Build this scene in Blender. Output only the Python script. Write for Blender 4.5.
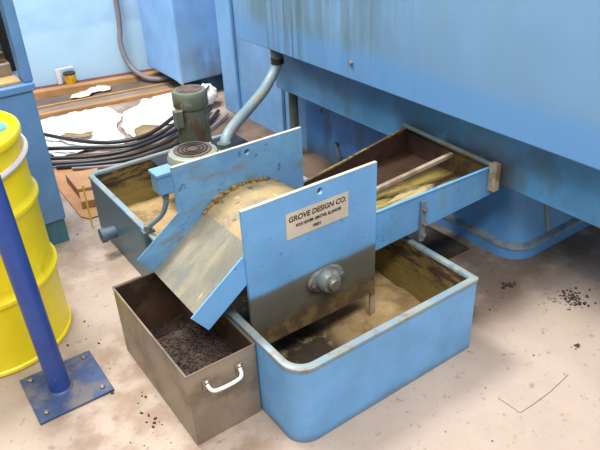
import bpy, bmesh, math, random
from mathutils import Vector, Matrix, noise as mnoise
random.seed(7)
scene = bpy.context.scene
COL = scene.collection
for o in list(bpy.data.objects): bpy.data.objects.remove(o)

# ------------------------------------------------------------------ camera
F_PX = 646.5
PITCH, ROLL, YAW = 0.5357, -0.0486, 0.596
CAM = Vector((-0.7605, -1.1855, 1.6721))
fw = Vector((math.sin(YAW)*math.cos(PITCH), math.cos(YAW)*math.cos(PITCH), -math.sin(PITCH)))
rt0 = Vector((math.cos(YAW), -math.sin(YAW), 0)); up0 = rt0.cross(fw)
rt = math.cos(ROLL)*rt0 + math.sin(ROLL)*up0
up = -math.sin(ROLL)*rt0 + math.cos(ROLL)*up0
cd = bpy.data.cameras.new('camera'); cam = bpy.data.objects.new('camera', cd); COL.objects.link(cam)
cd.sensor_width = 36; cd.sensor_fit = 'HORIZONTAL'; cd.lens = F_PX/600*36; cd.clip_start = .02
cam.matrix_world = Matrix(((rt.x, up.x, -fw.x, CAM.x), (rt.y, up.y, -fw.y, CAM.y), (rt.z, up.z, -fw.z, CAM.z), (0, 0, 0, 1)))
scene.camera = cam

# ------------------------------------------------------------------ light
w = bpy.data.worlds.new('world'); scene.world = w; w.use_nodes = True
w.node_tree.nodes['Background'].inputs[0].default_value = (.90, .95, 1.0, 1)
w.node_tree.nodes['Background'].inputs[1].default_value = .38
def area(name, loc, size, size_y, power, target, col=(1, .97, .92)):
    l = bpy.data.lights.new(name, 'AREA'); l.shape = 'RECTANGLE'; l.size = size; l.size_y = size_y; l.energy = power; l.color = col
    o = bpy.data.objects.new(name, l); COL.objects.link(o); o.location = loc
    o.rotation_euler = (Vector(target)-Vector(loc)).to_track_quat('-Z', 'Y').to_euler(); return o
area('ceiling_lamp_front', (-.6, -2.0, 4.3), 4.5, .8, 255, (-.6, -1.8, 0), (1, .97, .94))
area('ceiling_lamp_middle', (-1.6, 1.2, 4.6), .8, 4.0, 110, (-1.6, 1.2, 0))
area('ceiling_lamp_rear', (-.3, 2.3, 4.4), 1.4, .8, 265, (.3, 2.7, 0))
vs = scene.view_settings
vs.view_transform = 'Standard'; vs.look = 'None'; vs.exposure = 0.1; vs.gamma = 1; vs.use_curve_mapping = False

# ------------------------------------------------------------------ materials
def lin(c):
    return tuple(((v/255)/12.92 if v/255 <= .04045 else ((v/255+.055)/1.055)**2.4) for v in c) + (1,)
MATS = {}
def mat(name, col, rough=.5, metal=0., layers=(), var=.08, vscale=6, bump=0., bscale=60, spec=.5):
    """layers: dicts {col, scale(3) , lo, hi, amt, detail} noise mask; z0/zw/zn adds a tide line (mask below z0); box=(axis,lo,hi,width) limits."""
    if name in MATS: return MATS[name]
    m = bpy.data.materials.new(name); MATS[name] = m; m.use_nodes = True
    nt = m.node_tree; N = nt.nodes; L = nt.links
    b = N['Principled BSDF']; b.inputs['Roughness'].default_value = rough; b.inputs['Metallic'].default_value = metal
    b.inputs['Specular IOR Level'].default_value = spec
    tc = N.new('ShaderNodeTexCoord'); sep = N.new('ShaderNodeSeparateXYZ'); L.new(tc.outputs['Object'], sep.inputs[0])
    def math_(op, a, bb, clamp=False):
        n = N.new('ShaderNodeMath'); n.operation = op; n.use_clamp = clamp
        for i, v in enumerate((a, bb)):
            if v is None: continue
            if isinstance(v, (int, float)): n.inputs[i].default_value = v
            else: L.new(v, n.inputs[i])
        return n.outputs[0]
    def noise(scale, detail=5, off=0):
        mp = N.new('ShaderNodeMapping'); L.new(tc.outputs['Object'], mp.inputs[0])
        if isinstance(scale, (int, float)): scale = (scale,)*3
        mp.inputs['Scale'].default_value = scale; mp.inputs['Location'].default_value = (off, off*.7, off*1.3)
        n = N.new('ShaderNodeTexNoise'); n.inputs['Scale'].default_value = 1; n.inputs['Detail'].default_value = detail; n.inputs['Roughness'].default_value = .6
        L.new(mp.outputs[0], n.inputs['Vector']); return n.outputs['Fac']
    def ramp(fac, lo, hi):
        mr = N.new('ShaderNodeMapRange'); mr.interpolation_type = 'SMOOTHSTEP'
        mr.inputs['From Min'].default_value = lo; mr.inputs['From Max'].default_value = hi
        L.new(fac, mr.inputs['Value']); return mr.outputs[0]
    def mix(fac, c1, c2):
        n = N.new('ShaderNodeMix'); n.data_type = 'RGBA'
        if isinstance(fac, (int, float)): n.inputs[0].default_value = fac
        else: L.new(fac, n.inputs[0])
        for s, c in ((6, c1), (7, c2)):
            if isinstance(c, tuple): n.inputs[s].default_value = c
            else: L.new(c, n.inputs[s])
        return n.outputs[2]
    c = lin(col)
    if var:
        d = tuple(max(0, v*(1-2.2*var)) for v in c[:3])+(1,); e = tuple(min(1, v*(1+2.2*var)) for v in c[:3])+(1,)
        cur = mix(ramp(noise(vscale), .3, .7), d, e)
    else: cur = c
    for i, ly in enumerate(layers):
        nz = noise(ly.get('scale', 8), ly.get('detail', 6), 3.1*(i+1))
        if 'z0' in ly:
            t = math_('ADD', sep.outputs[2], math_('MULTIPLY', math_('SUBTRACT', nz, .5), ly.get('zn', .05)))
            f = ramp(t, ly['z0']+ly.get('zw', .02), ly['z0']-ly.get('zw', .02)) if False else math_('SUBTRACT', 1.0, ramp(t, ly['z0']-ly.get('zw', .02), ly['z0']+ly.get('zw', .02)))
            if 'lo' in ly: f = math_('MULTIPLY', f, ramp(noise(ly['scale2'], 6, 9.7), ly['lo'], ly['hi']))
        else:
            f = ramp(nz, ly.get('lo', .5), ly.get('hi', .6))
        for ax, lo, hi, wd in ly.get('box', ()):
            s = sep.outputs['XYZ'.index(ax)]
            s = math_('ADD', s, math_('MULTIPLY', math_('SUBTRACT', nz, .5), wd))
            f = math_('MULTIPLY', f, math_('MULTIPLY', ramp(s, lo-wd, lo+wd), math_('SUBTRACT', 1.0, ramp(s, hi-wd, hi+wd))))
        f = math_('MULTIPLY', f, ly.get('amt', 1.0))
        cur = mix(f, cur, lin(ly['col']))
    if isinstance(cur, tuple): b.inputs['Base Color'].default_value = cur
    else: L.new(cur, b.inputs['Base Color'])
    if bump:
        bp = N.new('ShaderNodeBump'); bp.inputs['Strength'].default_value = bump; bp.inputs['Distance'].default_value = .01
        L.new(noise(bscale, 6, 1.7), bp.inputs['Height']); L.new(bp.outputs[0], b.inputs['Normal'])
    return m

BLUE = (88, 148, 204)
M_tank = mat('tank_paint', (104, 162, 214), .42, layers=[dict(col=(120, 150, 170), scale=30, lo=.62, hi=.72, amt=.4), dict(col=(70, 62, 50), scale=45, lo=.68, hi=.74, amt=.6), dict(col=(92, 96, 92), scale=9, z0=.02, zw=.02, zn=.04, amt=.6), dict(col=(74, 92, 100), scale=5, lo=.2, hi=.4, amt=.85, box=[('X', -.2, .03, .02), ('Y', .95, 1.9, .15)])], var=.05)
M_tankgrey = mat('tank_paint_grimy', (78, 104, 122), .5, layers=[dict(col=(70, 84, 88), scale=7, lo=.42, hi=.62, amt=.7), dict(col=(66, 54, 42), scale=22, lo=.58, hi=.7, amt=.6)], var=.08)
M_rim = mat('worn_rim', (134, 142, 138), .4, layers=[dict(col=(112, 140, 160), scale=14, lo=.45, hi=.6, amt=.8), dict(col=(120, 98, 74), scale=25, lo=.55, hi=.68, amt=.7)])
M_inner = mat('tank_inside_grime', (62, 46, 34), .7, layers=[dict(col=(132, 112, 62), scale=(9, 9, 45), lo=.46, hi=.58, amt=.75), dict(col=(40, 30, 24), scale=10, lo=.52, hi=.66, amt=.8), dict(col=(146, 128, 68), scale=(8, 8, 20), z0=.20, zw=.03, zn=.2, amt=.75)], bump=.5, bscale=40)
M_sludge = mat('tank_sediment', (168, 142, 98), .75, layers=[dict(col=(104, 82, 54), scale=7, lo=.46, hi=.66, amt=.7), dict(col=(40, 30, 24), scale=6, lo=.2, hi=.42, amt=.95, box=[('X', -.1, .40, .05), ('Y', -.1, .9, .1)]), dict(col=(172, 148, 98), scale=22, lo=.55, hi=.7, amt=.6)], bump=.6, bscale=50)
M_dark = mat('oily_black', (34, 28, 24), .45, var=.2, vscale=20)
M_plate = mat('plate_paint', (104, 160, 210), .4, layers=[dict(col=(70, 100, 130), scale=28, lo=.64, hi=.72, amt=.5), dict(col=(104, 100, 88), scale=6, z0=.415, zw=.01, zn=.03, amt=.95), dict(col=(82, 78, 64), scale=5, z0=.40, zw=.05, zn=.2, amt=.6), dict(col=(84, 64, 46), scale=16, z0=.28, zw=.03, zn=.12, amt=.85), dict(col=(120, 100, 66), scale=(10, 10, 30), z0=.27, zw=.02, zn=.1, amt=.9, scale2=18, lo=.42, hi=.58)], var=.04)
M_rearplate = mat('rear_plate_paint', (100, 148, 184), .45, layers=[dict(col=(84, 128, 172), scale=6, lo=.45, hi=.6, amt=.7), dict(col=(112, 112, 104), scale=(5, 5, 14), lo=.5, hi=.66, amt=.7), dict(col=(78, 66, 52), scale=30, lo=.62, hi=.7, amt=.7)], var=.06)
M_edge = mat('bare_edge', (178, 176, 160), .4, var=.1, vscale=30)
M_chute = mat('chute_grimy_sheet', (124, 121, 108), .5, layers=[dict(col=(146, 137, 114), scale=(5, 22, 5), lo=.46, hi=.66, amt=.75), dict(col=(104, 110, 108), scale=(5, 9, 5), lo=.52, hi=.68, amt=.7), dict(col=(104, 88, 64), scale=(9, 70, 9), lo=.6, hi=.7, amt=.6), dict(col=(196, 184, 142), scale=(10, 60, 10), lo=.64, hi=.72, amt=.7)], bump=.25, bscale=50)
M_drum = mat('separator_drum_sand', (158, 138, 98), .6, layers=[dict(col=(122, 114, 98), scale=9, lo=.5, hi=.62, amt=.8), dict(col=(66, 48, 38), scale=20, lo=.62, hi=.68, amt=.8), dict(col=(206, 186, 136), scale=18, lo=.6, hi=.7, amt=.7)], bump=.5, bscale=45)
M_sticker = mat('name_plate_face', (196, 184, 166), .5, var=.05)
M_ink = mat('black_print', (34, 28, 26), .6, var=0)
M_steel = mat('worn_steel', (140, 132, 122), .38, .55, layers=[dict(col=(96, 80, 64), scale=25, lo=.5, hi=.65, amt=.6)])
M_bearing = mat('bearing_casting', (132, 140, 140), .35, .2, layers=[dict(col=(108, 92, 76), scale=22, lo=.45, hi=.6, amt=.8)])
M_machine = mat('machine_paint', (108, 146, 182), .42, layers=[dict(col=(108, 142, 168), scale=(2, 4, .9), lo=.42, hi=.7, amt=.6), dict(col=(84, 108, 112), scale=(3, 6, 1.0), lo=.36, hi=.62, amt=.75, box=[('Y', .85, 2.2, .3)]), dict(col=(86, 140, 196), scale=(4, 4, 2), z0=.86, zw=.05, zn=.06, amt=.65), dict(col=(84, 100, 96), scale=(9, 40, 1.0), lo=.53, hi=.68, amt=.4, box=[('Y', .6, 2.0, .3)]), dict(col=(62, 72, 62), scale=(9, 26, 1.0), lo=.46, hi=.64, amt=.7, box=[('Y', 1.45, 1.78, .08)])], var=.03, vscale=2)
M_band = mat('machine_band_paint', (82, 140, 184), .5, layers=[dict(col=(84, 102, 104), scale=(5, 5, 3), lo=.5, hi=.66, amt=.5), dict(col=(58, 46, 36), scale=8, lo=.3, hi=.5, amt=.85, box=[('Y', .2, .82, .07), ('Z', .4, .58, .06)])], var=.06)
M_base = mat('machine_base_paint', (74, 132, 194), .5, layers=[dict(col=(60, 88, 104), scale=(6, 6, 1.5), lo=.5, hi=.68, amt=.6), dict(col=(92, 96, 84), scale=6, z0=.06, zw=.06, zn=.12, amt=.7)], var=.06)
M_panel = mat('machine_panel_paint', (110, 154, 198), .45, layers=[dict(col=(112, 112, 104), scale=(3, 3, 2), lo=.36, hi=.62, amt=.8, box=[('Y', 2.95, 3.4, .15), ('Z', -.2, .26, .12)]), dict(col=(86, 124, 160), scale=(4, 4, 1), lo=.5, hi=.7, amt=.4)], var=.04)
M_cab = mat('cabinet_paint', (122, 166, 214), .45, layers=[dict(col=(104, 112, 112), scale=(5, 5, 2), lo=.3, hi=.6, amt=.8, box=[('Y', 3.0, 3.2, .02), ('Z', 0, .38, .12)]), dict(col=(128, 160, 190), scale=(4, 4, 1), lo=.45, hi=.7, amt=.6, box=[('Y', 3.0, 3.2, .02)])], var=.04)
M_seam = mat('seam_dark_paint', (64, 96, 122), .5, var=.1)  # darker blue for the panel seam and cabinet plinth
M_foot = mat('machine_foot_paint', (98, 158, 216), .42, layers=[dict(col=(120, 150, 172), scale=10, lo=.58, hi=.7, amt=.4)], var=.05)
M_footrim = mat('worn_rim_and_highlight', (150, 158, 160), .45, layers=[dict(col=(84, 126, 172), scale=12, lo=.45, hi=.6, amt=.7)])
M_lmach = mat('side_machine_paint', (92, 134, 186), .4, layers=[dict(col=(104, 158, 206), scale=5, lo=.5, hi=.7, amt=.4)], var=.04)
M_lmachd = mat('side_machine_plinth', (62, 110, 130), .5, layers=[dict(col=(52, 62, 58), scale=9, lo=.5, hi=.66, amt=.7)])
M_green = mat('motor_green', (92, 98, 84), .45, layers=[dict(col=(92, 64, 46), scale=(7, 7, 5), lo=.52, hi=.64, amt=.85), dict(col=(136, 148, 132), scale=16, lo=.58, hi=.68, amt=.6)])
M_motorblue = mat('gearmotor_grey_blue', (124, 130, 114), .4, layers=[dict(col=(100, 126, 142), scale=14, lo=.48, hi=.6, amt=.8), dict(col=(78, 62, 48), scale=20, lo=.6, hi=.7, amt=.7)])
M_grille = mat('fan_grille_rust', (92, 72, 60), .6, layers=[dict(col=(48, 38, 34), scale=30, lo=.45, hi=.6, amt=.8)])
M_jbox = mat('junction_box_blue', (108, 146, 180), .4, var=.06)
M_hose = mat('coolant_hose', (118, 138, 146), .45, layers=[dict(col=(140, 128, 104), scale=12, lo=.5, hi=.64, amt=.6)])
M_conduit = mat('grey_conduit', (108, 124, 134), .4, var=.08)
M_yellow = mat('drum_yellow', (255, 226, 32), .35, layers=[dict(col=(214, 178, 30), scale=9, lo=.56, hi=.7, amt=.4)], var=.03)
M_wband = mat('white_band', (224, 216, 218), .4, var=.04)
M_bung = mat('blue_bung', (90, 160, 220), .4, var=.05)
M_post = mat('post_blue', (40, 72, 146), .38, layers=[dict(col=(150, 160, 180), scale=55, lo=.7, hi=.74, amt=.7)], var=.06)
M_pbase = mat('post_base_blue', (56, 76, 116), .45, layers=[dict(col=(112, 104, 98), scale=10, lo=.46, hi=.64, amt=.75), dict(col=(40, 50, 70), scale=30, lo=.56, hi=.68, amt=.6)], var=.08)
M_bin = mat('bin_sheet_steel', (150, 136, 120), .42, .35, layers=[dict(col=(108, 94, 78), scale=6, lo=.46, hi=.66, amt=.7), dict(col=(164, 152, 138), scale=(14, 14, 3), lo=.58, hi=.7, amt=.5)], var=.06)
M_binin = mat('bin_inside_rusty', (92, 70, 54), .55, .2, layers=[dict(col=(56, 42, 34), scale=7, lo=.45, hi=.62, amt=.85), dict(col=(160, 92, 40), scale=12, lo=.64, hi=.7, amt=.8)], var=.1)
M_chips = mat('metal_chips', (62, 44, 34), .75, layers=[dict(col=(30, 24, 22), scale=40, lo=.46, hi=.6, amt=.8), dict(col=(104, 88, 76), scale=70, lo=.62, hi=.7, amt=.6)], bump=.6, bscale=120)
M_handle = mat('handle_white', (232, 232, 226), .35, var=.03)
M_wood = mat('plank_grey', (138, 122, 108), .75, layers=[dict(col=(112, 94, 80), scale=(2.5, 40, 40), lo=.45, hi=.65, amt=.7)], var=.08)
M_woodd = mat('plank_dark', (104, 88, 76), .75, layers=[dict(col=(88, 72, 62), scale=(2.5, 40, 40), lo=.45, hi=.65, amt=.7)], var=.08)
M_beam = mat('beam_pine', (172, 130, 84), .65, layers=[dict(col=(160, 112, 70), scale=(3, 30, 30), lo=.48, hi=.64, amt=.7)], var=.06)
M_beamred = mat('beam_redbrown', (112, 58, 46), .65, layers=[dict(col=(80, 40, 32), scale=(3, 20, 20), lo=.48, hi=.64, amt=.7)])
M_cloth = mat('white_cloth', (240, 236, 228), .85, var=.02)
M_clothc = mat('cream_cloth', (232, 216, 190), .85, var=.05)
M_card = mat('cardboard', (172, 128, 90), .8, layers=[dict(col=(160, 108, 72), scale=5, lo=.48, hi=.64, amt=.6), dict(col=(122, 84, 58), scale=14, lo=.62, hi=.7, amt=.6)], var=.05)
M_scrap = mat('cardboard_scrap_dull', (142, 116, 80), .8, var=.1)
M_cable = mat('black_cable', (40, 38, 42), .4, var=.1)
M_cableg = mat('grey_cable', (122, 116, 122), .45, var=.06)
M_tape = mat('yellow_tape', (216, 196, 40), .5, var=.05)
M_can = mat('yellow_can', (200, 150, 30), .45, layers=[dict(col=(120, 84, 30), scale=30, lo=.5, hi=.62, amt=.7)])
M_pipe = mat('pipe_green_grey', (84, 100, 96), .5, layers=[dict(col=(96, 78, 56), scale=12, lo=.5, hi=.64, amt=.7)])
M_trough = mat('trough_paint', (92, 150, 200), .42, layers=[dict(col=(120, 132, 132), scale=(16, 16, 3), lo=.55, hi=.66, amt=.55), dict(col=(84, 96, 100), scale=24, lo=.62, hi=.7, amt=.5)], var=.05)
M_troughin = mat('trough_inside', (54, 36, 26), .5, layers=[dict(col=(40, 28, 22), scale=9, lo=.5, hi=.64, amt=.8), dict(col=(120, 60, 34), scale=12, lo=.6, hi=.7, amt=.6), dict(col=(140, 122, 58), scale=(4, 12, 12), lo=.36, hi=.52, amt=.85, box=[('Y', .2, .56, .03), ('X', .3, 1.15, .08)]), dict(col=(178, 160, 116), scale=(5, 22, 20), lo=.5, hi=.6, amt=.8, box=[('Y', .2, .57, .02), ('X', .3, 1.1, .1)])], bump=.3, bscale=40)
M_troughbar = mat('trough_bar', (158, 146, 124), .5, layers=[dict(col=(110, 92, 72), scale=12, lo=.48, hi=.62, amt=.7)])
M_mat = mat('dark_floor_plate', (54, 44, 40), .6, layers=[dict(col=(84, 72, 62), scale=9, lo=.5, hi=.66, amt=.6)])
M_dirt = mat('dirt_crumb', (62, 48, 38), .85, var=.2, vscale=30)
M_wall = mat('wall_paint', (158, 194, 224), .55, layers=[dict(col=(172, 208, 232), scale=3, z0=.46, zw=.03, zn=.03, amt=.8), dict(col=(150, 190, 214), scale=2.5, lo=.5, hi=.7, amt=.5)], var=.03)
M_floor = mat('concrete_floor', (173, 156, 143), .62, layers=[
    dict(col=(160, 143, 128), scale=2.2, lo=.4, hi=.7, amt=.6),
    dict(col=(160, 142, 124), scale=11, lo=.56, hi=.75, amt=.35),
    dict(col=(112, 92, 76), scale=26, lo=.59, hi=.70, amt=.55), dict(col=(96, 78, 64), scale=70, lo=.64, hi=.72, amt=.5),
    dict(col=(140, 116, 96), scale=9, lo=.38, hi=.62, amt=.8, box=[('X', -.62, .0, .1), ('Y', .0, .95, .12)]),
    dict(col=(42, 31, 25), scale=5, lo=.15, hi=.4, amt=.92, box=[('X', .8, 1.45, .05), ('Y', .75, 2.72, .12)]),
    dict(col=(100, 82, 68), scale=5, lo=.25, hi=.55, amt=.8, box=[('X', .86, 3.2, .08), ('Y', .05, 2.4, .12)]),  # dirt by the machine, darkened further to paint in its floor shadow
    dict(col=(128, 106, 88), scale=5, lo=.36, hi=.6, amt=.7, box=[('X', -.5, 1.4, .1), ('Y', 1.3, 2.5, .2)]),
    dict(col=(120, 98, 80), scale=5, lo=.36, hi=.62, amt=.7, box=[('X', -.2, 2, .2), ('Y', 2.4, 5, .2)])], bump=.12, bscale=60, var=.03, vscale=3)

# ------------------------------------------------------------------ mesh helpers
ORG = {}
class MB:
    def __init__(s): s.v = []; s.f = []
    def add(s, vs, fs):
        b = len(s.v); s.v += [Vector(p) for p in vs]; s.f += [tuple(i+b for i in f) for f in fs]; return s
    def box(s, x0, y0, z0, x1, y1, z1):
        v = [(x, y, z) for z in (z0, z1) for y in (y0, y1) for x in (x0, x1)]
        return s.add(v, [(0, 2, 3, 1), (4, 5, 7, 6), (0, 1, 5, 4), (2, 6, 7, 3), (0, 4, 6, 2), (1, 3, 7, 5)])
    def obox(s, c, ax, ay, az):           # oriented box: centre + half-vectors
        c, ax, ay, az = map(Vector, (c, ax, ay, az))
        v = [c+i*ax+j*ay+k*az for k in (-1, 1) for j in (-1, 1) for i in (-1, 1)]
        return s.add(v, [(0, 2, 3, 1), (4, 5, 7, 6), (0, 1, 5, 4), (2, 6, 7, 3), (0, 4, 6, 2), (1, 3, 7, 5)])
    def prism(s, poly, d):                # poly: 3D points (planar), d: extrusion vector
        n = len(poly); d = Vector(d); a = [Vector(p) for p in poly]
        return s.add(a+[p+d for p in a], [tuple(range(n))[::-1], tuple(range(n, 2*n))]+[(i, (i+1) % n, n+(i+1) % n, n+i) for i in range(n)])
    def tube(s, path, r, n=12, caps=True):
        P = [Vector(p) for p in path]; rs = r if isinstance(r, (list, tuple)) else [r]*len(P)
        t0 = (P[1]-P[0]).normalized(); u = t0.orthogonal().normalized(); rings = []
        for i, p in enumerate(P):
            t = (P[min(i+1, len(P)-1)]-P[max(i-1, 0)]).normalized()
            u = (u-t*u.dot(t)).normalized(); w_ = t.cross(u)
            rings.append([p+rs[i]*(math.cos(2*math.pi*k/n)*u+math.sin(2*math.pi*k/n)*w_) for k in range(n)])
        v = [q for rg in rings for q in rg]; f = []
        for i in range(len(P)-1):
            for k in range(n): f.append((i*n+k, i*n+(k+1) % n, (i+1)*n+(k+1) % n, (i+1)*n+k))
        if caps: f += [tuple(range(n))[::-1], tuple((len(P)-1)*n+k for k in range(n))]
        return s.add(v, f)
    def lathe(s, prof, c, axis=(0, 0, 1), n=32):   # prof: (r, h) along axis from c
        a = Vector(axis).normalized(); u = a.orthogonal().normalized(); w_ = a.cross(u); c = Vector(c); m = len(prof)
        v = [c+a*h+r*(math.cos(2*math.pi*k/n)*u+math.sin(2*math.pi*k/n)*w_) for (r, h) in prof for k in range(n)]
        f = [(i*n+k, i*n+(k+1) % n, (i+1)*n+(k+1) % n, (i+1)*n+k) for i in range(m-1) for k in range(n)]
        f += [tuple(range(n))[::-1], tuple((m-1)*n+k for k in range(n))]
        return s.add(v, f)
    def loft(s, loops, closed_loop=True, cap0=False, cap1=False):
        n = len(loops[0]); v = [p for l in loops for p in l]; f = []
        for i in range(len(loops)-1):
            for k in range(n if closed_loop else n-1): f.append((i*n+k, i*n+(k+1) % n, (i+1)*n+(k+1) % n, (i+1)*n+k))
        if cap0: f.append(tuple(range(n))[::-1])
        if cap1: f.append(tuple((len(loops)-1)*n+k for k in range(n)))
        return s.add(v, f)
    def slab(s, outer, holes, O, U, V, T):  # planar sheet with holes; 2D coords on U,V; T thickness vector
        bm = bmesh.new(); O, U, V, T = map(Vector, (O, U, V, T)); ed = []; loops = []
        for lp in [outer]+list(holes):
            vs_ = [bm.verts.new(O+U*a+V*b) for a, b in lp]; loops.append(vs_)
            ed += [bm.edges.new((vs_[i], vs_[(i+1) % len(vs_)])) for i in range(len(vs_))]
        bmesh.ops.triangle_fill(bm, use_beauty=True, use_dissolve=False, edges=ed)
        bm.verts.index_update(); n = len(bm.verts)
        v = [p.co.copy() for p in bm.verts]; fs = [tuple(q.index for q in f.verts) for f in bm.faces]
        v2 = v+[p+T for p in v]; f2 = fs+[tuple(i+n for i in f[::-1]) for f in fs]
        for lp in loops:
            ids = [q.index for q in lp]
            f2 += [(ids[i], ids[(i+1) % len(ids)], ids[(i+1) % len(ids)]+n, ids[i]+n) for i in range(len(ids))]
        bm.free(); return s.add(v2, f2)
    def build(s, name, m, parent=None, bevel=0, smooth=False, seg=2):
        if parent is not None: org = ORG[parent.name]
        else:
            xs = [p.x for p in s.v]; ys = [p.y for p in s.v]; zs = [p.z for p in s.v]
            org = Vector(((min(xs)+max(xs))/2, (min(ys)+max(ys))/2, min(zs)))
            if getattr(s, 'world', False): org = Vector((0, 0, 0))
        me = bpy.data.meshes.new(name); me.from_pydata([tuple(p-org) for p in s.v], [], s.f); me.validate()
        bm = bmesh.new(); bm.from_mesh(me); bmesh.ops.recalc_face_normals(bm, faces=bm.faces); bm.to_mesh(me); bm.free()
        me.materials.append(m); o = bpy.data.objects.new(name, me); COL.objects.link(o)
        if parent is None: o.location = org
        else: o.parent = parent
        ORG[o.name] = org
        if bevel:
            md = o.modifiers.new('bevel', 'BEVEL'); md.width = bevel; md.segments = seg; md.limit_method = 'ANGLE'; md.angle_limit = .6
        if smooth:
            for p in me.polygons: p.use_smooth = True
            md = o.modifiers.new('es', 'EDGE_SPLIT'); md.split_angle = math.radians(38)
        return o
def empty(name, loc, label, cat, group=None):
    o = bpy.data.objects.new(name, None); COL.objects.link(o); o.location = loc; o.empty_display_size = .05
    ORG[o.name] = Vector(loc); o['label'] = label; o['category'] = cat
    if group: o['group'] = group
    return o
def tag(o, label, cat, group=None, kind=None):
    o['label'] = label; o['category'] = cat
    if group: o['group'] = group
    if kind: o['kind'] = kind
    return o
def struct(o, label=None, cat=None):
    o['kind'] = 'structure'
    if label: o['label'] = label
    if cat: o['category'] = cat
    return o
def spline(pts, n=8):
    P = [Vector(p) for p in pts]; out = []
    for i in range(len(P)-1):
        p0, p1, p2, p3 = P[max(i-1, 0)], P[i], P[i+1], P[min(i+2, len(P)-1)]
        for k in range(n):
            t = k/n; out.append(.5*((2*p1)+(p2-p0)*t+(2*p0-5*p1+4*p2-p3)*t*t+(3*p1-p0-3*p2+p3)*t**3))
    return out+[P[-1]]
def circ(cx, cy, r, n=14): return [(cx+r*math.cos(2*math.pi*k/n), cy+r*math.sin(2*math.pi*k/n)) for k in range(n)]
def rrect(x0, y0, x1, y1, rad, n=8):     # radii order: (x0y0, x1y0, x1y1, x0y1)
    out = []
    for (cx, cy, sx, sy, a0, r) in ((x0, y0, 1, 1, math.pi, rad[0]), (x1, y0, -1, 1, 1.5*math.pi, rad[1]), (x1, y1, -1, -1, 0, rad[2]), (x0, y1, 1, -1, .5*math.pi, rad[3])):
        for k in range(n+1):
            a = a0+.5*math.pi*k/n; out.append((cx+sx*r+r*math.cos(a), cy+sy*r+r*math.sin(a)))
    return out
def at_z(lp, z): return [Vector((a, b, z)) for a, b in lp]

# ------------------------------------------------------------------ the setting
mb = MB(); mb.world = True
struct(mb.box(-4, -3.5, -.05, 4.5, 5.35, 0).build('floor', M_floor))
wb = MB(); wb.world = True
wb.prism([(-4, 5.197, 0), (-4, 5.197, 3.2), (-4, 5.3, 3.2), (-4, 5.3, 0)], (7.5, -1.635, 0))
wall = struct(wb.build('wall_back', M_wall))

# ------------------------------------------------------------------ big blue machine on the right
mach = empty('machine', (1.8, 2.0, 0), 'large blue machine tool overhanging the floor, its painted body streaked with coolant', 'machine')
ORG[mach.name] = Vector((0, 0, 0)); mach.location = (0, 0, 0)
MB().box(1.08, -.42, .72, 2.6, 2.07, 2.6).build('upper_body', M_machine, mach, bevel=.006)
MB().box(1.2, -.42, .45, 2.5, 1.88, .72).build('recessed_band', M_band, mach, bevel=.004)
MB().box(1.4, .62, 0, 2.4, 1.88, .45).build('base_panel', M_base, mach)
MB().box(1.4, 1.88, 0, 2.4, 2.87, 2.6).build('end_panel', M_panel, mach)
MB().box(1.372, 2.66, 0, 1.4, 2.86, 2.5).build('column_rib', M_panel, mach, bevel=.008)
cab = MB().box(1.2, 3.18, .145, 1.7, 3.81, 2.6).build('end_cabinet', M_cab, mach, bevel=.012)
MB().box(1.46, 3.26, 0, 1.68, 3.74, .145).build('cabinet_plinth', M_seam, cab)
MB().box(1.56, 2.871, 0, 2.3, 3.16, 2.6).build('link_panel', M_panel, mach)
MB().box(1.394, 2.10, .0, 1.4, 2.13, 2.5).build('panel_seam', M_seam, mach)
MB().tube([(1.3, 1.86, 0), (1.3, 1.86, .46)], .028, 14).build('support_pipe', M_pipe, mach, smooth=True)
lift = MB().tube(spline([(1.4, 1.56, .135), (1.37, 1.555, .155), (1.35, 1.51, .14), (1.345, 1.48, .10), (1.36, 1.49, .06), (1.4, 1.52, .055)], 6), .010, 8).build('lifting_hook', M_pipe, mach, smooth=True)
MB().lathe([(.012, 0), (.012, .008), (.007, .012)], (1.4, 1.72, .30), (-1, 0, 0), 6).build('bolt', M_steel, mach)
MB().lathe([(.012, 0), (.012, .008), (.007, .012)], (1.08, 1.05, .80), (-1, 0, 0), 6).build('bolt', M_steel, mach)

# machine foot at the right, tapered block on a drip skirt
sk = rrect(1.36, .24, 2.7, .99, (.12, .05, .05, .05))
def inset(lp, d, c=(2.05, .61)): return [(a+(d if a < c[0] else -d), b+(d if b < c[1] else -d)) for a, b in lp]
s1 = rrect(1.43, .27, 2.7, .98, (.10, .05, .05, .05)); s2 = rrect(1.5, .42, 2.7, .98, (.03, .03, .03, .03))
q1 = rrect(1.385, .262, 2.7, .98, (.10, .05, .05, .05)); q2 = rrect(1.45, .36, 2.7, .98, (.06, .03, .03, .03))
foot = MB().loft([at_z(q1, .07), at_z(q2, .449)], cap0=True, cap1=True).build('machine_foot', M_foot, mach, smooth=True)
foot['label'] = 'rounded blue cast foot with a pale worn ledge'
MB().loft([at_z(sk, 0), at_z(sk, .05)], cap0=True, cap1=True).build('skirt', M_foot, foot, smooth=True)
MB().loft([at_z(sk, .05), at_z(inset(sk, -.006), .055), at_z(inset(sk, -.006), .068), at_z(inset(sk, .02), .074)], cap0=True, cap1=True).build('ledge', M_footrim, foot, smooth=True)
MB().lathe([(.035, 0), (.035, .01), (.024, .012)], (1.408, .60, .24), (-1, 0, .15), 16).build('oval_port', M_dark, foot, smooth=True)
MB().obox((1.60, .308, .26), (.012, 0, 0), (0, .004, .002), (0, .046, .178)).build('highlight_strip', M_footrim, foot)  # pale strip painted in for the vertical highlight on the foot

tag(MB().box(1.12, .46, .0, 1.30, .76, .012).build('floor_plate', M_mat, bevel=.003), 'dark oily flat plate lying on the floor under the inlet trough', 'plate')

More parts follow.
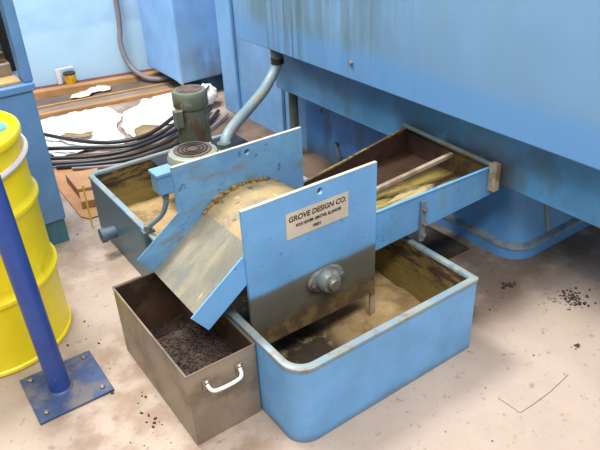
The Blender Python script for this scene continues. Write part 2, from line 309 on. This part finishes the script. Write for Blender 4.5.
# ------------------------------------------------------------------ tank
W, LL, H = .795, 1.764, .32
tank = empty('coolant_tank', (0, 0, 0), 'long blue open coolant tank with rounded front corner and grimy inside', 'tank')
rad = (.075, .012, .02, .03)
o0 = rrect(0, 0, W, LL, rad); T = .02
i0 = rrect(T, T, W-T, LL-T, (.06, .008, .012, .02))
shell = MB()
shell.loft([at_z(o0, 0), at_z(o0, H-.012)], cap0=True).build('outer_wall', M_tank, tank, smooth=True)
MB().loft([at_z(i0, H-.012), at_z(i0, .03)], cap1=True).build('inner_wall', M_inner, tank, smooth=True)
oo = rrect(-.004, -.004, W+.004, LL+.004, (.079, .014, .022, .032)); ii = rrect(T+.002, T+.002, W-T-.002, LL-T-.002, (.058, .008, .012, .02))
MB().loft([at_z(oo, H-.014), at_z(oo, H-.003), at_z(o0, H), at_z(i0, H), at_z(ii, H-.003), at_z(ii, H-.014), at_z(oo, H-.014)]).build('rim', M_rim, tank, smooth=True)
def bumpgrid(x0, y0, x1, y1, fz, nx, ny):
    v = [(x0+(x1-x0)*i/nx, y0+(y1-y0)*j/ny, fz(x0+(x1-x0)*i/nx, y0+(y1-y0)*j/ny)) for j in range(ny+1) for i in range(nx+1)]
    f = [(j*(nx+1)+i, j*(nx+1)+i+1, (j+1)*(nx+1)+i+1, (j+1)*(nx+1)+i) for j in range(ny) for i in range(nx)]
    return v, f
def nz(x, y, s, z=0.): return mnoise.noise(Vector((x*s, y*s, z)))
def sed(x, y):
    z = .045+.02*nz(x, y, 7)+.008*nz(x, y, 25)
    z += .04*max(0, min(1, (x-.42)/.15))*max(0, min(1, (1.0-y)/.3))
    z += .05*max(0, min(1, (y-1.1)/.3))
    return max(z, .034)
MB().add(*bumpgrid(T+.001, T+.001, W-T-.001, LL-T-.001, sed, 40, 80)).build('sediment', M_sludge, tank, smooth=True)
MB().lathe([(.03, 0), (.03, .05), (.036, .052), (.036, .075), (.02, .078)], (.004, 1.50, .115), (-1, 0, 0), 20).build('drain_plug', M_tankgrey, tank, smooth=True)
MB().box(-.022, 1.035, .24, -.002, 1.075, .322).box(-.022, 1.035, .318, .03, 1.075, .33).build('conduit_clip', M_tankgrey, tank, bevel=.003)
MB().box(.03, 1.0, .21, .05, 1.70, .232).build('ledge_angle', M_inner, tank)
for x, y, z in ((.555, .30, .25), (.635, .40, .22)):
    MB().box(x, y, .08, x+.022, y+.01, z).build('stay_bar', M_troughbar, tank)
# cover plate with pumps across the back of the tank
cov = MB().box(.30, 1.08, H+.001, W+.002, 1.70, H+.011).build('pump_cover', M_dark, tank, bevel=.002)

# ------------------------------------------------------------------ separator in the tank
sepr = empty('chip_separator', (0, 0, 0), 'blue two-plate chip separator with sloping discharge chute and maker plate', 'separator')
FY, RY = .287, .709
plate = MB().slab([(.03, .20), (.562, .20), (.562, .738), (.03, .738)], [circ(.322, .71, .0125)], (0, FY, 0), (1, 0, 0), (0, 0, 1), (0, .012, 0)).build('front_plate', M_plate, sepr)
MB().box(.03, FY-.0008, .7375, .562, FY+.0125, .7392).build('top_edge', M_edge, plate)
sticker = MB().box(.184, FY-.002, .578, .436, FY-.0005, .672).build('maker_plate', M_sticker, plate)
def text(name, body, x, z, size, y, parent, m, shear=0., sx=1.):
    c = bpy.data.curves.new(name, 'FONT'); c.body = body; c.size = size; c.align_x = 'CENTER'; c.align_y = 'CENTER'; c.shear = shear; c.extrude = .0003; c.offset = .0006
    t = bpy.data.objects.new(name+'_tmp', c); COL.objects.link(t); bpy.context.view_layer.update()
    me = bpy.data.meshes.new_from_object(t.evaluated_get(bpy.context.evaluated_depsgraph_get())); bpy.data.objects.remove(t)
    me.transform(Matrix(((sx, 0, 0, x), (0, 0, -1, y), (0, 1, 0, z), (0, 0, 0, 1)))); me.materials.clear(); me.materials.append(m)
    o = bpy.data.objects.new(name, me); COL.objects.link(o); o.parent = parent; return o
text('lettering', 'GROVE DESIGN CO.', .310, .648, .0265, FY-.0024, sticker, M_ink, .15, .97)
text('lettering', 'FOX RIVER GROVE, ILLINOIS', .312, .620, .0145, FY-.0024, sticker, M_ink, .15, 1.0)
text('lettering', '60021', .303, .596, .0145, FY-.0024, sticker, M_ink, .15, 1.0)
# flange bearing
bx, bz = .327, .374
fl = [(bx+.075*math.cos(a)*(1 if abs(math.cos(a)) > .5 else .9), bz+.046*math.sin(a)) for a in [2*math.pi*k/24 for k in range(24)]]
bear = MB().prism([(a, FY-.001, b) for a, b in fl], (0, -.016, 0)).build('bearing_housing', M_bearing, sepr, bevel=.004)
MB().lathe([(.044, 0), (.043, .022), (.036, .034), (.026, .036)], (bx, FY-.016, bz), (0, -1, 0), 28).build('bearing_boss', M_bearing, bear, smooth=True)
MB().lathe([(.023, 0), (.023, .014), (.02, .018)], (bx, FY-.05, bz), (0, -1, 0), 20).build('shaft_end', M_steel, bear, smooth=True)
for s in (-1, 1): MB().lathe([(.012, 0), (.012, .012), (.008, .015)], (bx+s*.06, FY-.017, bz), (0, -1, 0), 6).build('flange_bolt', M_steel, bear)
rp = MB().slab([(.02, .20), (.552, .20), (.552, .734), (.008, .734), (.008, .55), (.02, .53)], [circ(.307, .706, .012)], (0, RY, 0), (1, 0, 0), (0, 0, 1), (0, .012, 0)).build('rear_plate', M_rearplate, sepr)
MB().box(.008, RY-.0008, .7335, .552, RY+.0128, .7352).build('top_edge', M_edge, rp)
dc, dr = (.283, .285), .30
arc = [(dc[0]+dr*math.cos(math.radians(a)), dc[1]+dr*math.sin(math.radians(a))) for a in range(126, 24, -4)]
arc_in = [(dc[0]+(dr-.01)*math.cos(math.radians(a)), dc[1]+(dr-.01)*math.sin(math.radians(a))) for a in range(126, 24, -4)]
MB().prism([(a, FY+.014, b) for a, b in arc+arc_in[::-1]], (0, RY-FY-.016, 0)).build('drum_shell', M_drum, sepr, smooth=True)
tp = Vector((dc[0]+dr*math.cos(math.radians(125.6)), 0, dc[1]+dr*math.sin(math.radians(125.6)))); lowp = Vector((-.121, 0, .364)); dn = (tp-lowp).normalized(); nn = Vector((-dn.z, 0, dn.x))
y0, y1 = FY+.014, RY-.004
def ch(pts, y, d): return MB().prism([(p.x, y, p.z) for p in pts], (0, d, 0))
chute = ch([lowp, tp, tp-nn*.006, lowp-nn*.006], y0, y1-y0).build('chute', M_chute, sepr)
ft = tp-dn*.04; fr = tp+dn*.02
ch([lowp, ft, ft+nn*.088, lowp+nn*.088], y0-.001, -.005).build('side_flange', M_tank, chute)
ch([lowp, fr, fr+nn*.06, fr-dn*.06+nn*.088, lowp+nn*.088], y1+.0002, .003).build('side_flange', M_rearplate, chute)
# crumbs stuck on the chute and crust where the hood meets the rear plate
cr = MB()
for k in range(150):
    a = math.radians(random.triangular(60, 132, 118)); rr = dr+random.uniform(-.002, .012); r = random.uniform(.002, .007)
    cr.obox((dc[0]+rr*math.cos(a), RY-.002-random.random()*.012, dc[1]+rr*math.sin(a)), (r*math.sin(a), 0, -r*math.cos(a)), (0, r*.7, 0), (r*.5*math.cos(a), 0, r*.5*math.sin(a)))
o = cr.build('grit', mat('yellow_crust', (138, 112, 66), .8, var=.25, vscale=40), sepr); o['kind'] = 'stuff'

# ------------------------------------------------------------------ inlet trough
tro = empty('inlet_trough', (0, 0, 0), 'blue sheet trough with oily brown inside feeding from machine to separator', 'trough')
TX0, TX1, TY0, TY1 = .575, 1.198, .300, .78
MB().prism([(TX0, TY0, .372), (TX1, TY0, .392), (TX1, TY0, .52), (TX0, TY0, .532)], (0, .006, 0)).build('front_wall', M_trough, tro)
MB().prism([(TX0, TY0-.004, .530), (TX1, TY0-.004, .518), (TX1, TY0-.004, .523), (TX0, TY0-.004, .535)], (0, .011, 0)).build('front_edge', M_trough, tro)
MB().prism([(.60, TY1, .372), (TX1, TY1, .392), (TX1, TY1, .545), (.60, TY1, .452)], (0, .006, 0)).build('rear_wall', M_troughin, tro)
MB().prism([(.60, TY1-.003, .449), (TX1, TY1-.003, .542), (TX1, TY1-.003, .549), (.60, TY1-.003, .456)], (0, .012, 0)).build('rear_edge', M_inner, tro)
MB().prism([(TX0, TY0+.006, .405), (TX1, TY0+.006, .415), (TX1, TY0+.006, .421), (TX0, TY0+.006, .411)], (0, TY1-TY0-.006, 0)).build('trough_floor', M_troughin, tro)
MB().prism([(TX0, .560, .412), (TX0, .560, .43), (TX1-.013, .50, .512), (TX1-.013, .50, .494)], (0, .02, 0)).build('divider_bar', M_troughbar, tro, bevel=.003)
MB().tube([(1.18, .29, .532), (1.18, .80, .548)], .011, 12).build('end_lip', M_pipe, tro, smooth=True)
MB().box(1.186, .306, .42, 1.197, .778, .525).build('end_wall', M_troughin, tro)
MB().box(1.165, .262, .425, 1.198, .298, .545).build('end_flange', M_troughbar, tro, bevel=.004)
st = MB().box(.79, .286, .33, .812, .2995, .505).build('hanger_strap', M_conduit, tro, bevel=.002)
for z in (.36, .41, .47): MB().lathe([(.010, 0), (.010, .01), (.006, .013)], (.801, .286, z), (0, -1, 0), 6).build('bolt', M_steel, st)
# ------------------------------------------------------------------ motors on the tank
pump = empty('pump_motor', (.405, 1.37, H+.011), 'tall rust-streaked green vertical pump motor behind the separator plates', 'motor')
c = (.415, 1.37, 0); z0 = H+.0115
MB().lathe([(.095, z0), (.095, z0+.015), (.06, z0+.02), (.06, z0+.06)], c, n=28).build('mounting_flange', M_green, pump, smooth=True)
MB().lathe([(.066, z0+.06), (.069, z0+.075), (.069, .665), (.070, .67)], c, n=28).build('motor_body', M_green, pump, smooth=True)
for k in range(14):
    a = 2*math.pi*k/14; MB().obox((c[0]+.070*math.cos(a), c[1]+.070*math.sin(a), .53), (.004*math.cos(a), .004*math.sin(a), 0), (-.003*math.sin(a), .003*math.cos(a), 0), (0, 0, .10)).build('cooling_fin', M_green, pump)
cap = MB().lathe([(.074, .672), (.079, .68), (.079, .735), (.072, .748), (.06, .75)], c, n=28).build('fan_cowl', M_green, pump, smooth=True)
MB().lathe([(.058, .750), (.056, .753), (.018, .753)], c, n=24).build('fan_grille', M_grille, cap)
MB().box(.315, 1.32, .60, .35, 1.36, .68).build('terminal_box', M_green, pump, bevel=.004)

gm = empty('gear_motor', (.215, .975, .3), 'squat grey-blue drive motor with rusty fan grille behind the rear plate', 'motor')
c = (.215, .975, 0)
MB().box(.13, .725, .36, .30, .93, .40).box(.02, .722, .33, .34, .734, .42).build('mounting_bracket', M_rearplate, gm, bevel=.003)
MB().lathe([(.075, .33), (.088, .345), (.088, .585), (.08, .59)], c, n=32).build('motor_body', M_motorblue, gm, smooth=True)
cap = MB().lathe([(.098, .592), (.103, .60), (.103, .625), (.095, .645), (.078, .652)], c, n=36).build('fan_cowl', M_motorblue, gm, smooth=True)
MB().lathe([(.076, .652), (.074, .656), (.02, .656)], c, n=32).build('fan_grille', M_grille, cap)
for r in (.03, .045, .06): MB().lathe([(r, .6555), (r, .659), (r-.006, .659), (r-.006, .6555)], c, n=28).build('grille_ring', M_dark, cap)
for a in (.3, 2.4, 4.5): MB().lathe([(.006, 0), (.006, .008), (.004, .01)], (c[0]+.097*math.cos(a), c[1]+.097*math.sin(a), .638), n=8).build('screw', M_steel, cap)

jb = empty('junction_box', (.075, .95, .535), 'small pale blue electrical junction box beside the squat motor', 'junction box')
MB().box(.030, .915, .53, .106, .985, .615).build('box_body', M_jbox, jb, bevel=.006)
MB().box(.026, .911, .606, .110, .989, .621).build('lid', M_jbox, jb, bevel=.003)
cp = spline([(.062, .945, .53), (.06, .948, .48), (.045, .975, .42), (.012, 1.03, .36), (.004, 1.05, .335)], 8)
MB().tube(cp, .0105, 10).build('conduit', M_conduit, jb, smooth=True)
MB().lathe([(.015, .505), (.015, .53)], (.062, .945, 0), n=8).build('gland', M_steel, jb)
MB().lathe([(.016, 0), (.016, .025)], (.004, 1.05, .329), n=8).build('gland', M_steel, jb)

# coolant return hose
ho = empty('coolant_hose', (.61, 1.51, H), 'thick grey hose curving down from the machine to the pump', 'hose')
hp = spline([(1.13, 1.745, .705), (1.128, 1.742, .64), (1.09, 1.74, .58), (1.0, 1.70, .52), (.86, 1.63, .475), (.74, 1.57, .44), (.66, 1.53, .40), (.625, 1.50, .34)], 8)
MB().tube(hp, .029, 16).build('hose_body', M_hose, ho, smooth=True)
MB().lathe([(.036, 0), (.036, .03)], (1.129, 1.743, .635), (0, 0, 1), 18).build('clamp', M_dark, ho, smooth=True)
MB().lathe([(.034, 0), (.036, .045)], (1.13, 1.745, .672), (0, 0, 1), 18).build('coupling', M_pipe, ho, smooth=True)
MB().lathe([(.045, 0), (.045, .03), (.038, .035), (.036, .06)], (.625, 1.50, H+.0112), (0, 0, 1), 8).build('fitting', M_pipe, ho)
pp = MB().tube([(.52, 1.40, .35), (.75, 1.25, .35)], .016, 10)
tag(pp.build('steel_pipe', M_troughbar, smooth=True), 'dull steel pipe run on the tank cover between motor and hose', 'pipe')

# ------------------------------------------------------------------ chip bin
binr = empty('chip_bin', (-.127, .51, 0), 'open sheet steel box holding dark chips under the chute', 'bin')
B0, B1, C0, C1, BH = -.2515, -.006, .2166, .803, .2995; t = .004
MB().box(B0, C0, 0, B0+t, C1, BH).build('side_panel', M_bin, binr)
MB().box(B1-t, C0, 0, B1, C1, BH).build('side_panel', M_bin, binr)
fp = MB().box(B0+t, C0, 0, B1-t, C0+t, BH).build('front_panel', M_bin, binr)
MB().box(B0+t, C1-t, 0, B1-t, C1, BH).build('back_panel', M_bin, binr)
MB().box(B0+t, C0+t, .001, B1-t, C1-t, .006).build('bottom_panel', M_binin, binr)
for a in (((B0+t), C0+t, .006, B0+t+.0015, C1-t, BH-.006), (B1-t-.0015, C0+t, .006, B1-t, C1-t, BH-.006), (B0+t+.0015, C1-t-.0015, .006, B1-t-.0015, C1-t, BH-.006), (B0+t+.0015, C0+t, .006, B1-t-.0015, C0+t+.0015, BH-.006)):
    MB().box(*a).build('inner_lining', M_binin, binr)
MB().tube([(B0, C0, BH), (B1, C0, BH), (B1, C1, BH), (B0, C1, BH), (B0, C0, BH)], .0032, 8).build('rolled_edge', M_bin, binr, smooth=True)
hd = MB().tube(spline([(-.190, C0-.006, .238), (-.186, C0-.022, .228), (-.172, C0-.030, .222), (-.13, C0-.032, .220), (-.09, C0-.030, .222), (-.076, C0-.022, .228), (-.072, C0-.006, .238)], 6), .0064, 12).build('handle', M_handle, binr, smooth=True)
for x in (-.190, -.072):
    MB().box(x-.014, C0-.006, .216, x+.014, C0-.0004, .258).build('handle_bracket', M_steel, hd, bevel=.002)
    MB().lathe([(.005, 0), (.004, .003)], (x, C0-.006, .250), (0, -1, 0), 8).build('rivet', M_handle, hd)
def heap(x, y):
    e = min(1, min(x-B0-.006, B1-.006-x)/.05); f = min(1, max(0, (C1-.10-y)/.16))
    z = .05+.125*f+.02*e*f+.018*nz(x, y, 12, 2)+.012*nz(x, y, 30, 5)+.007*nz(x, y, 70, 9)
    return max(z, .012)
hp_ = MB().add(*bumpgrid(B0+t+.002, C0+t+.002, B1-t-.002, C1-t-.002, heap, 60, 120))
for k in range(900):
    x = random.uniform(B0+.015, B1-.015); y = random.uniform(C0+.015, C1-.06); z = heap(x, y)+.002
    a = random.uniform(0, 6.28); l = random.uniform(.003, .009); w_ = random.uniform(.001, .003)
    d = Vector((math.cos(a), math.sin(a), random.uniform(-.5, .6))).normalized(); n_ = Vector((-math.sin(a), math.cos(a), random.uniform(-.4, .4)))
    hp_.obox((x, y, z), d*l, n_*w_, d.cross(n_)*w_*.7)
tag(hp_.build('chip_heap', M_chips), 'heap of dark crumbly metal chips filling the steel box', 'metal chips', kind='stuff')

# ------------------------------------------------------------------ yellow drum
dx, dy, R_ = -.628, 1.225, .285
dm = empty('oil_drum', (dx, dy, 0), 'yellow steel drum standing at the left behind the blue post', 'drum')
prof = [(R_-.012, 0), (R_, .006), (R_, .018), (R_-.006, .024)]
for zc in (.30, .60): prof += [(R_-.006, zc-.03), (R_-.002, zc-.018), (R_+.008, zc-.006), (R_+.008, zc+.006), (R_-.002, zc+.018), (R_-.006, zc+.03)]
prof += [(R_-.006, .82), (R_-.004, .825)]
MB().lathe(prof, (dx, dy, 0), n=64).build('drum_body', M_yellow, dm, smooth=True)
MB().lathe([(R_-.006, .825), (R_+.004, .83), (R_+.007, .846), (R_+.003, .856), (R_-.006, .858), (R_-.012, .852), (R_-.016, .840), (.01, .840)], (dx, dy, 0), n=64).build('drum_lid', M_yellow, dm, smooth=True)
MB().lathe([(.03, .8405), (.03, .85), (.024, .856), (.01, .856)], (dx+.215, dy-.03, 0), n=20).build('bung', M_bung, dm, smooth=True)
ring = [(dx+(R_+.003)*math.cos(a), dy+(R_+.003)*math.sin(a), .752+.028*math.sin(a*1.0+1.2)) for a in [2*math.pi*k/64 for k in range(65)]]
MB().tube(ring, .011, 8).build('white_strap', M_wband, dm, smooth=True)

# ------------------------------------------------------------------ blue post
px_, py_ = -.528, .748
ps = empty('guard_post', (px_, py_, 0), 'dark blue round steel post bolted to the floor by a square base plate', 'post')
MB().tube([(px_, py_, .0115), (px_-.028, py_+.012, 1.35)], .037, 28).build('pole', M_post, ps, smooth=True)
MB().lathe([(.046, .0115), (.043, .016), (.038, .020)], (px_, py_, 0), n=28).build('weld_collar', M_pbase, ps, smooth=True)
bp = MB().box(-.638, .622, 0, -.374, .882, .0115).build('base_plate', M_pbase, ps, bevel=.002)
for x, y in ((-.605, .655), (-.405, .655), (-.605, .85), (-.405, .85)):
    MB().lathe([(.010, .0115), (.010, .019), (.006, .021)], (x, y, 0), n=6).build('anchor_bolt', M_steel, bp)

# ------------------------------------------------------------------ machine at the far left
lm = empty('side_machine', (0, 0, 0), 'blue machine base with upright frame standing behind the yellow drum', 'machine')
MB().box(-1.6, 1.75, .13, -.15, 3.0, .78).build('base_cabinet', M_lmach, lm, bevel=.006)
MB().box(-1.6, 1.765, 0, -.158, 2.98, .13).build('plinth', M_lmachd, lm)
MB().box(-1.6, 1.738, .78, -.138, 3.0, .815).build('top_ledge', M_lmach, lm, bevel=.006)
MB().box(-.178, 1.76, .815, -.134, 1.84, 1.7).build('upright', M_lmach, lm, bevel=.006)
MB().box(-1.6, 1.98, .815, -.15, 2.3, 1.7).build('back_panel', M_dark, lm)
MB().tube([(-.215, 1.94, .93), (-.215, 1.94, 1.7)], .02, 12).build('guide_rod', M_pipe, lm, smooth=True)
MB().box(-1.5, 1.765, .815, -.185, 1.975, .83).build('work_table', M_sludge, lm, bevel=.003)
MB().box(-.50, 1.87, .83, -.19, 1.96, .885).build('slide_block', M_bin, lm, bevel=.005)
MB().box(-.42, 1.89, .885, -.20, 1.955, .93).build('clamp_bar', M_inner, lm, bevel=.005)

# ------------------------------------------------------------------ things on the floor at the back
def board(name, x0, x1, ya, yb, z0, z1, m, label, cat, sk=-.05):
    mb_ = MB().add([(x0, ya, z0), (x1, ya+sk, z0), (x1, yb+sk, z0), (x0, yb, z0), (x0, ya, z1), (x1, ya+sk, z1), (x1, yb+sk, z1), (x0, yb, z1)],
                   [(0, 1, 2, 3), (4, 5, 6, 7), (0, 1, 5, 4), (1, 2, 6, 5), (2, 3, 7, 6), (3, 0, 4, 7)])
    return tag(mb_.build(name, m, bevel=.004), label, cat)
board('timber_beam', .05, 1.36, 4.115, 4.195, 0, .058, M_beam, 'pale pine timber lying along the foot of the light blue wall', 'timber', -.275)
board('timber_board', .05, 1.38, 4.20, 4.293, 0, .050, M_beamred, 'dark red-brown board between the pine timber and the light blue wall', 'board', -.278)
board('plank', .0, 1.36, 3.85, 4.03, 0, .022, M_woodd, 'wide weathered brown plank next to the pine timber', 'plank', -.2)
board('plank', .0, 1.36, 3.815, 3.84, 0, .030, M_beam, 'narrow pale yellow batten between the weathered planks', 'plank', -.2)
board('plank', .0, 1.36, 3.70, 3.805, 0, .02, M_wood, 'greyer weathered plank in front of the narrow yellow batten', 'plank', -.2)
board('plank', .0, 1.36, 3.64, 3.685, 0, .028, M_beam, 'narrow pinkish batten right behind the white sheets', 'plank', -.2)

def sheet(name, outline, zb, amp, seed, m, label, cat, sub=4, thick=.003, sc=9):
    bm = bmesh.new(); vs_ = [bm.verts.new((a, b, 0)) for a, b in outline]
    ed = [bm.edges.new((vs_[i], vs_[(i+1) % len(vs_)])) for i in range(len(vs_))]
    bmesh.ops.triangle_fill(bm, use_beauty=True, edges=ed)
    for k in range(sub): bmesh.ops.subdivide_edges(bm, edges=[e for e in bm.edges if e.calc_length() > .04], cuts=1)
    bmesh.ops.triangulate(bm, faces=bm.faces); bm.verts.index_update()
    v = []
    for p in bm.verts:
        h = abs(nz(p.co.x, p.co.y, sc, seed))*amp+abs(nz(p.co.x, p.co.y, sc*2.7, seed+3))*amp*.4
        v.append((p.co.x+.012*nz(p.co.x, p.co.y, 14, seed+5), p.co.y+.012*nz(p.co.x, p.co.y, 14, seed+8), zb+h))
    f = [tuple(q.index for q in fc.verts) for fc in bm.faces]; bm.free()
    o = MB().add(v, f).build(name, m, smooth=False)
    for p in o.data.polygons: p.use_smooth = True
    sd = o.modifiers.new('thick', 'SOLIDIFY'); sd.thickness = thick; sd.offset = 1
    return tag(o, label, cat)
sheet('white_sheet', [(.12, 3.56), (.45, 3.53), (.70, 3.48), (.72, 3.22), (.60, 3.05), (.55, 2.72), (.30, 2.76), (.10, 2.80), (.06, 3.15)], .004, .03, 1, M_cloth, 'crumpled white sheet on the floor nearest the blue side machine', 'sheet')
sheet('white_sheet', [(.74, 3.24), (.95, 3.40), (1.15, 3.43), (1.28, 3.39), (1.27, 3.2), (1.20, 2.9), (1.05, 2.72), (.86, 2.86), (.76, 2.82), (.62, 2.76), (.62, 3.0)], .006, .05, 4, M_cloth, 'crumpled white sheet on the floor beside the green pump motor', 'sheet')
sheet('cream_rag', [(.52, 3.76), (.58, 3.86), (.70, 3.88), (.80, 3.93), (.88, 3.85), (.84, 3.76), (.74, 3.80), (.66, 3.74)], .036, .035, 7, M_clothc, 'small cream rag lying on the weathered planks', 'rag')
sheet('cardboard_scrap', [(.20, 3.05), (.27, 3.08), (.34, 3.00), (.42, 2.98), (.37, 2.92), (.29, 2.96)], .045, .006, 9, M_scrap, 'torn brown cardboard scrap on the white sheet nearest the side machine', 'cardboard', sub=2)
sheet('cardboard_scrap', [(.60, 2.68), (.66, 2.86), (.74, 2.90), (.82, 2.80), (.80, 2.68)], .03, .01, 11, M_scrap, 'brown cardboard scrap poking out beside the pump motor and white sheet', 'cardboard', sub=2)
# rag bundle on the machine base
bm_ = bmesh.new(); bmesh.ops.create_icosphere(bm_, subdivisions=4, radius=1)
v = [(1.285+p.co.x*(.085+.03*nz(p.co.x, p.co.y, 2.2, p.co.z*2)), 2.98+p.co.y*.08, .095+p.co.z*(.075+.03*nz(p.co.x, p.co.z, 2.5, p.co.y*2))) for p in bm_.verts]
bm_.verts.index_update(); f = [tuple(q.index for q in fc.verts) for fc in bm_.faces]; bm_.free()
rb = empty('rag_bundle', (1.285, 2.98, 0), 'white rag bundle tied with black cord against the machine end panel', 'rag')
MB().add(v, f).build('cloth', M_cloth, rb, smooth=True)
MB().tube(spline([(1.20, 2.92, .07), (1.225, 2.905, .11), (1.26, 2.915, .155), (1.30, 2.94, .17)], 6), .006, 8).build('tie_cord', M_cable, rb, smooth=True)
MB().tube(spline([(1.21, 2.91, .05), (1.22, 2.90, .09), (1.225, 2.92, .14), (1.23, 2.96, .16)], 6), .006, 8).build('tie_cord', M_cable, rb, smooth=True)

# cables
def cable(pts, r, m, label, group='loose cables behind the tank', name='cable'):
    return tag(MB().tube(spline(pts, 8), r, 10).build(name, m, smooth=True), label, name.split('_')[-1], group)
cable([(.05, 3.24, .07), (.128, 3.124, .06), (.283, 2.857, .055), (.45, 2.67, .06), (.672, 2.626, .07), (.97, 2.80, .085), (1.17, 2.93, .10)], .0135, M_cable, 'black cable, farthest of the bundle, crossing the white sheet')
cable([(.0, 2.95, .05), (.077, 2.889, .05), (.299, 2.717, .05), (.505, 2.585, .05), (.73, 2.60, .06), (1.03, 2.80, .06), (1.18, 2.89, .08)], .0135, M_cable, 'second black cable from the wall in the bundle')
cable([(-.02, 2.82, .03), (.059, 2.765, .03), (.266, 2.625, .03), (.49, 2.525, .045), (.77, 2.58, .05), (1.058, 2.75, .05), (1.24, 2.90, .06)], .0135, M_cable, 'black cable in the middle of the bundle')
cable([(-.04, 2.72, .028), (.041, 2.68, .028), (.264, 2.55, .028), (.522, 2.47, .035), (.773, 2.53, .03), (1.052, 2.69, .03), (1.25, 2.86, .03)], .0135, M_cable, 'thick black cable, third nearest the tank in the bundle')
cable([(.05, 2.62, .026), (.325, 2.47, .026), (.565, 2.42, .026), (.809, 2.47, .024), (1.084, 2.62, .024), (1.28, 2.80, .024)], .0135, M_cable, 'thin black cable, second nearest the tank in the bundle')
cable([(.12, 2.54, .024), (.34, 2.41, .024), (.565, 2.355, .024), (.83, 2.42, .024), (1.10, 2.56, .024), (1.30, 2.70, .024)], .009, M_cableg, 'grey cable nearest the tank in the bundle')
cable([(1.10, 3.99, 2.2), (1.10, 3.99, .65), (1.07, 3.98, .32), (1.09, 3.91, .15), (1.15, 3.79, .07), (1.22, 3.70, .056), (1.32, 3.67, .066), (1.41, 3.72, .09)], .021, M_cableg, 'grey hose hanging in a loop against the light blue wall', None, 'hanging_hose')
tag(MB().tube([(1.268, 3.589, .13), (1.279, 3.341, .09)], .012, 8).build('white_stick', M_wband), 'thin pale stick leaning on the white sheet by the pump motor', 'stick')

# cardboard by the tank
tag(MB().prism([(-.02, 2.62, .002), (-.035, 1.95, .002), (-.005, 1.90, .002), (.09, 1.90, .002), (.14, 2.0, .002), (.30, 1.98, .002), (.70, 2.0, .002), (.80, 2.57, .002), (.20, 2.64, .002)], (0, 0, .007)).build('cardboard', M_card), 'large flat brown cardboard sheet on the floor beside the tank', 'cardboard')
tag(MB().prism([(.0, 2.02, .010), (.115, 1.99, .010), (.14, 2.10, .010), (.03, 2.14, .010)], (0, 0, .045)).build('cardboard_box', M_card, bevel=.003), 'low brown cardboard box at the tank corner with a dark gap', 'box')
tag(MB().prism([(.03, 2.16, .010), (.15, 2.13, .010), (.22, 2.36, .010), (.04, 2.40, .010)], (0, 0, .055)).build('cardboard_box', M_card, bevel=.003), 'larger low cardboard box behind the tank corner', 'box')
tag(MB().box(-.028, 1.80, 0.0, -.020, 1.808, .25).build('yellow_strip', M_tape, bevel=.001), 'yellow strip standing upright at the back corner of the tank', 'strip')
# yellow can with white panel against the wall
cn = empty('yellow_can', (.645, 4.10, .0505), 'small dirty yellow can on the red-brown board against the wall', 'can')
c = (.645, 4.105, 0)
MB().lathe([(.045, .0505), (.047, .055), (.047, .130), (.044, .135)], c, n=24).build('can_body', M_can, cn, smooth=True)
MB().lathe([(.049, .132), (.049, .142), (.03, .142)], c, n=24).build('can_lid', M_dark, cn, smooth=True)
tag(MB().box(.555, 4.145, .0505, .59, 4.158, .175).box(.59, 4.145, .158, .70, 4.158, .175).build('white_bracket', M_wband, bevel=.002), 'white right-angled frame standing behind the small yellow can', 'frame')

# dirt crumbs on the floor
db = MB()
def crumb(x, y, r):
    a = random.uniform(0, 3); db.obox((x, y, r*.4), (r*math.cos(a), r*math.sin(a), 0), (-r*.6*math.sin(a), r*.6*math.cos(a), 0), (.1*r, .1*r, r*.4))
for cx, cy, sx, sy, n, r in ((-.30, .5, .05, .25, 45, .005), (-.2, .12, .08, .05, 25, .004), (1.34, -.06, .03, .03, 110, .005), (1.30, -.02, .05, .02, 30, .003), (1.217, .166, .015, .012, 30, .006), (1.05, .2, .1, .08, 10, .004), (-.1, 1.55, .05, .2, 30, .006), (.62, -.28, .4, .2, 12, .003), (1.0, .7, .1, .25, 40, .006), (-.38, 1.0, .06, .1, 6, .005), (1.105, -.248, .012, .008, 5, .007)):
    for k in range(n):
        x = random.gauss(cx, sx); y = random.gauss(cy, sy)
        if -.28 < x < .82 and -.02 < y < 1.79: continue
        if -.65 < x < -.36 and .62 < y < .9: continue
        if (x > 1.38 and y > .2) or (x < -.13 and y > 1.7) or math.hypot(x-dx, y-dy) < R_+.02: continue
        crumb(x, y, r*random.uniform(.3, 1.1))
tag(db.build('dirt_crumbs', M_dirt), 'dark dirt crumbs scattered over the concrete floor', 'dirt', kind='stuff')
tag(MB().tube([(.67, -.235, .001), (.672, -.28, .001), (.674, -.324, .001), (.74, -.327, .001), (.832, -.326, .001), (.95, -.314, .001)], .0008, 5).build('wire_thread', M_dirt), 'thin dark thread lying on the bright floor in front', 'thread')
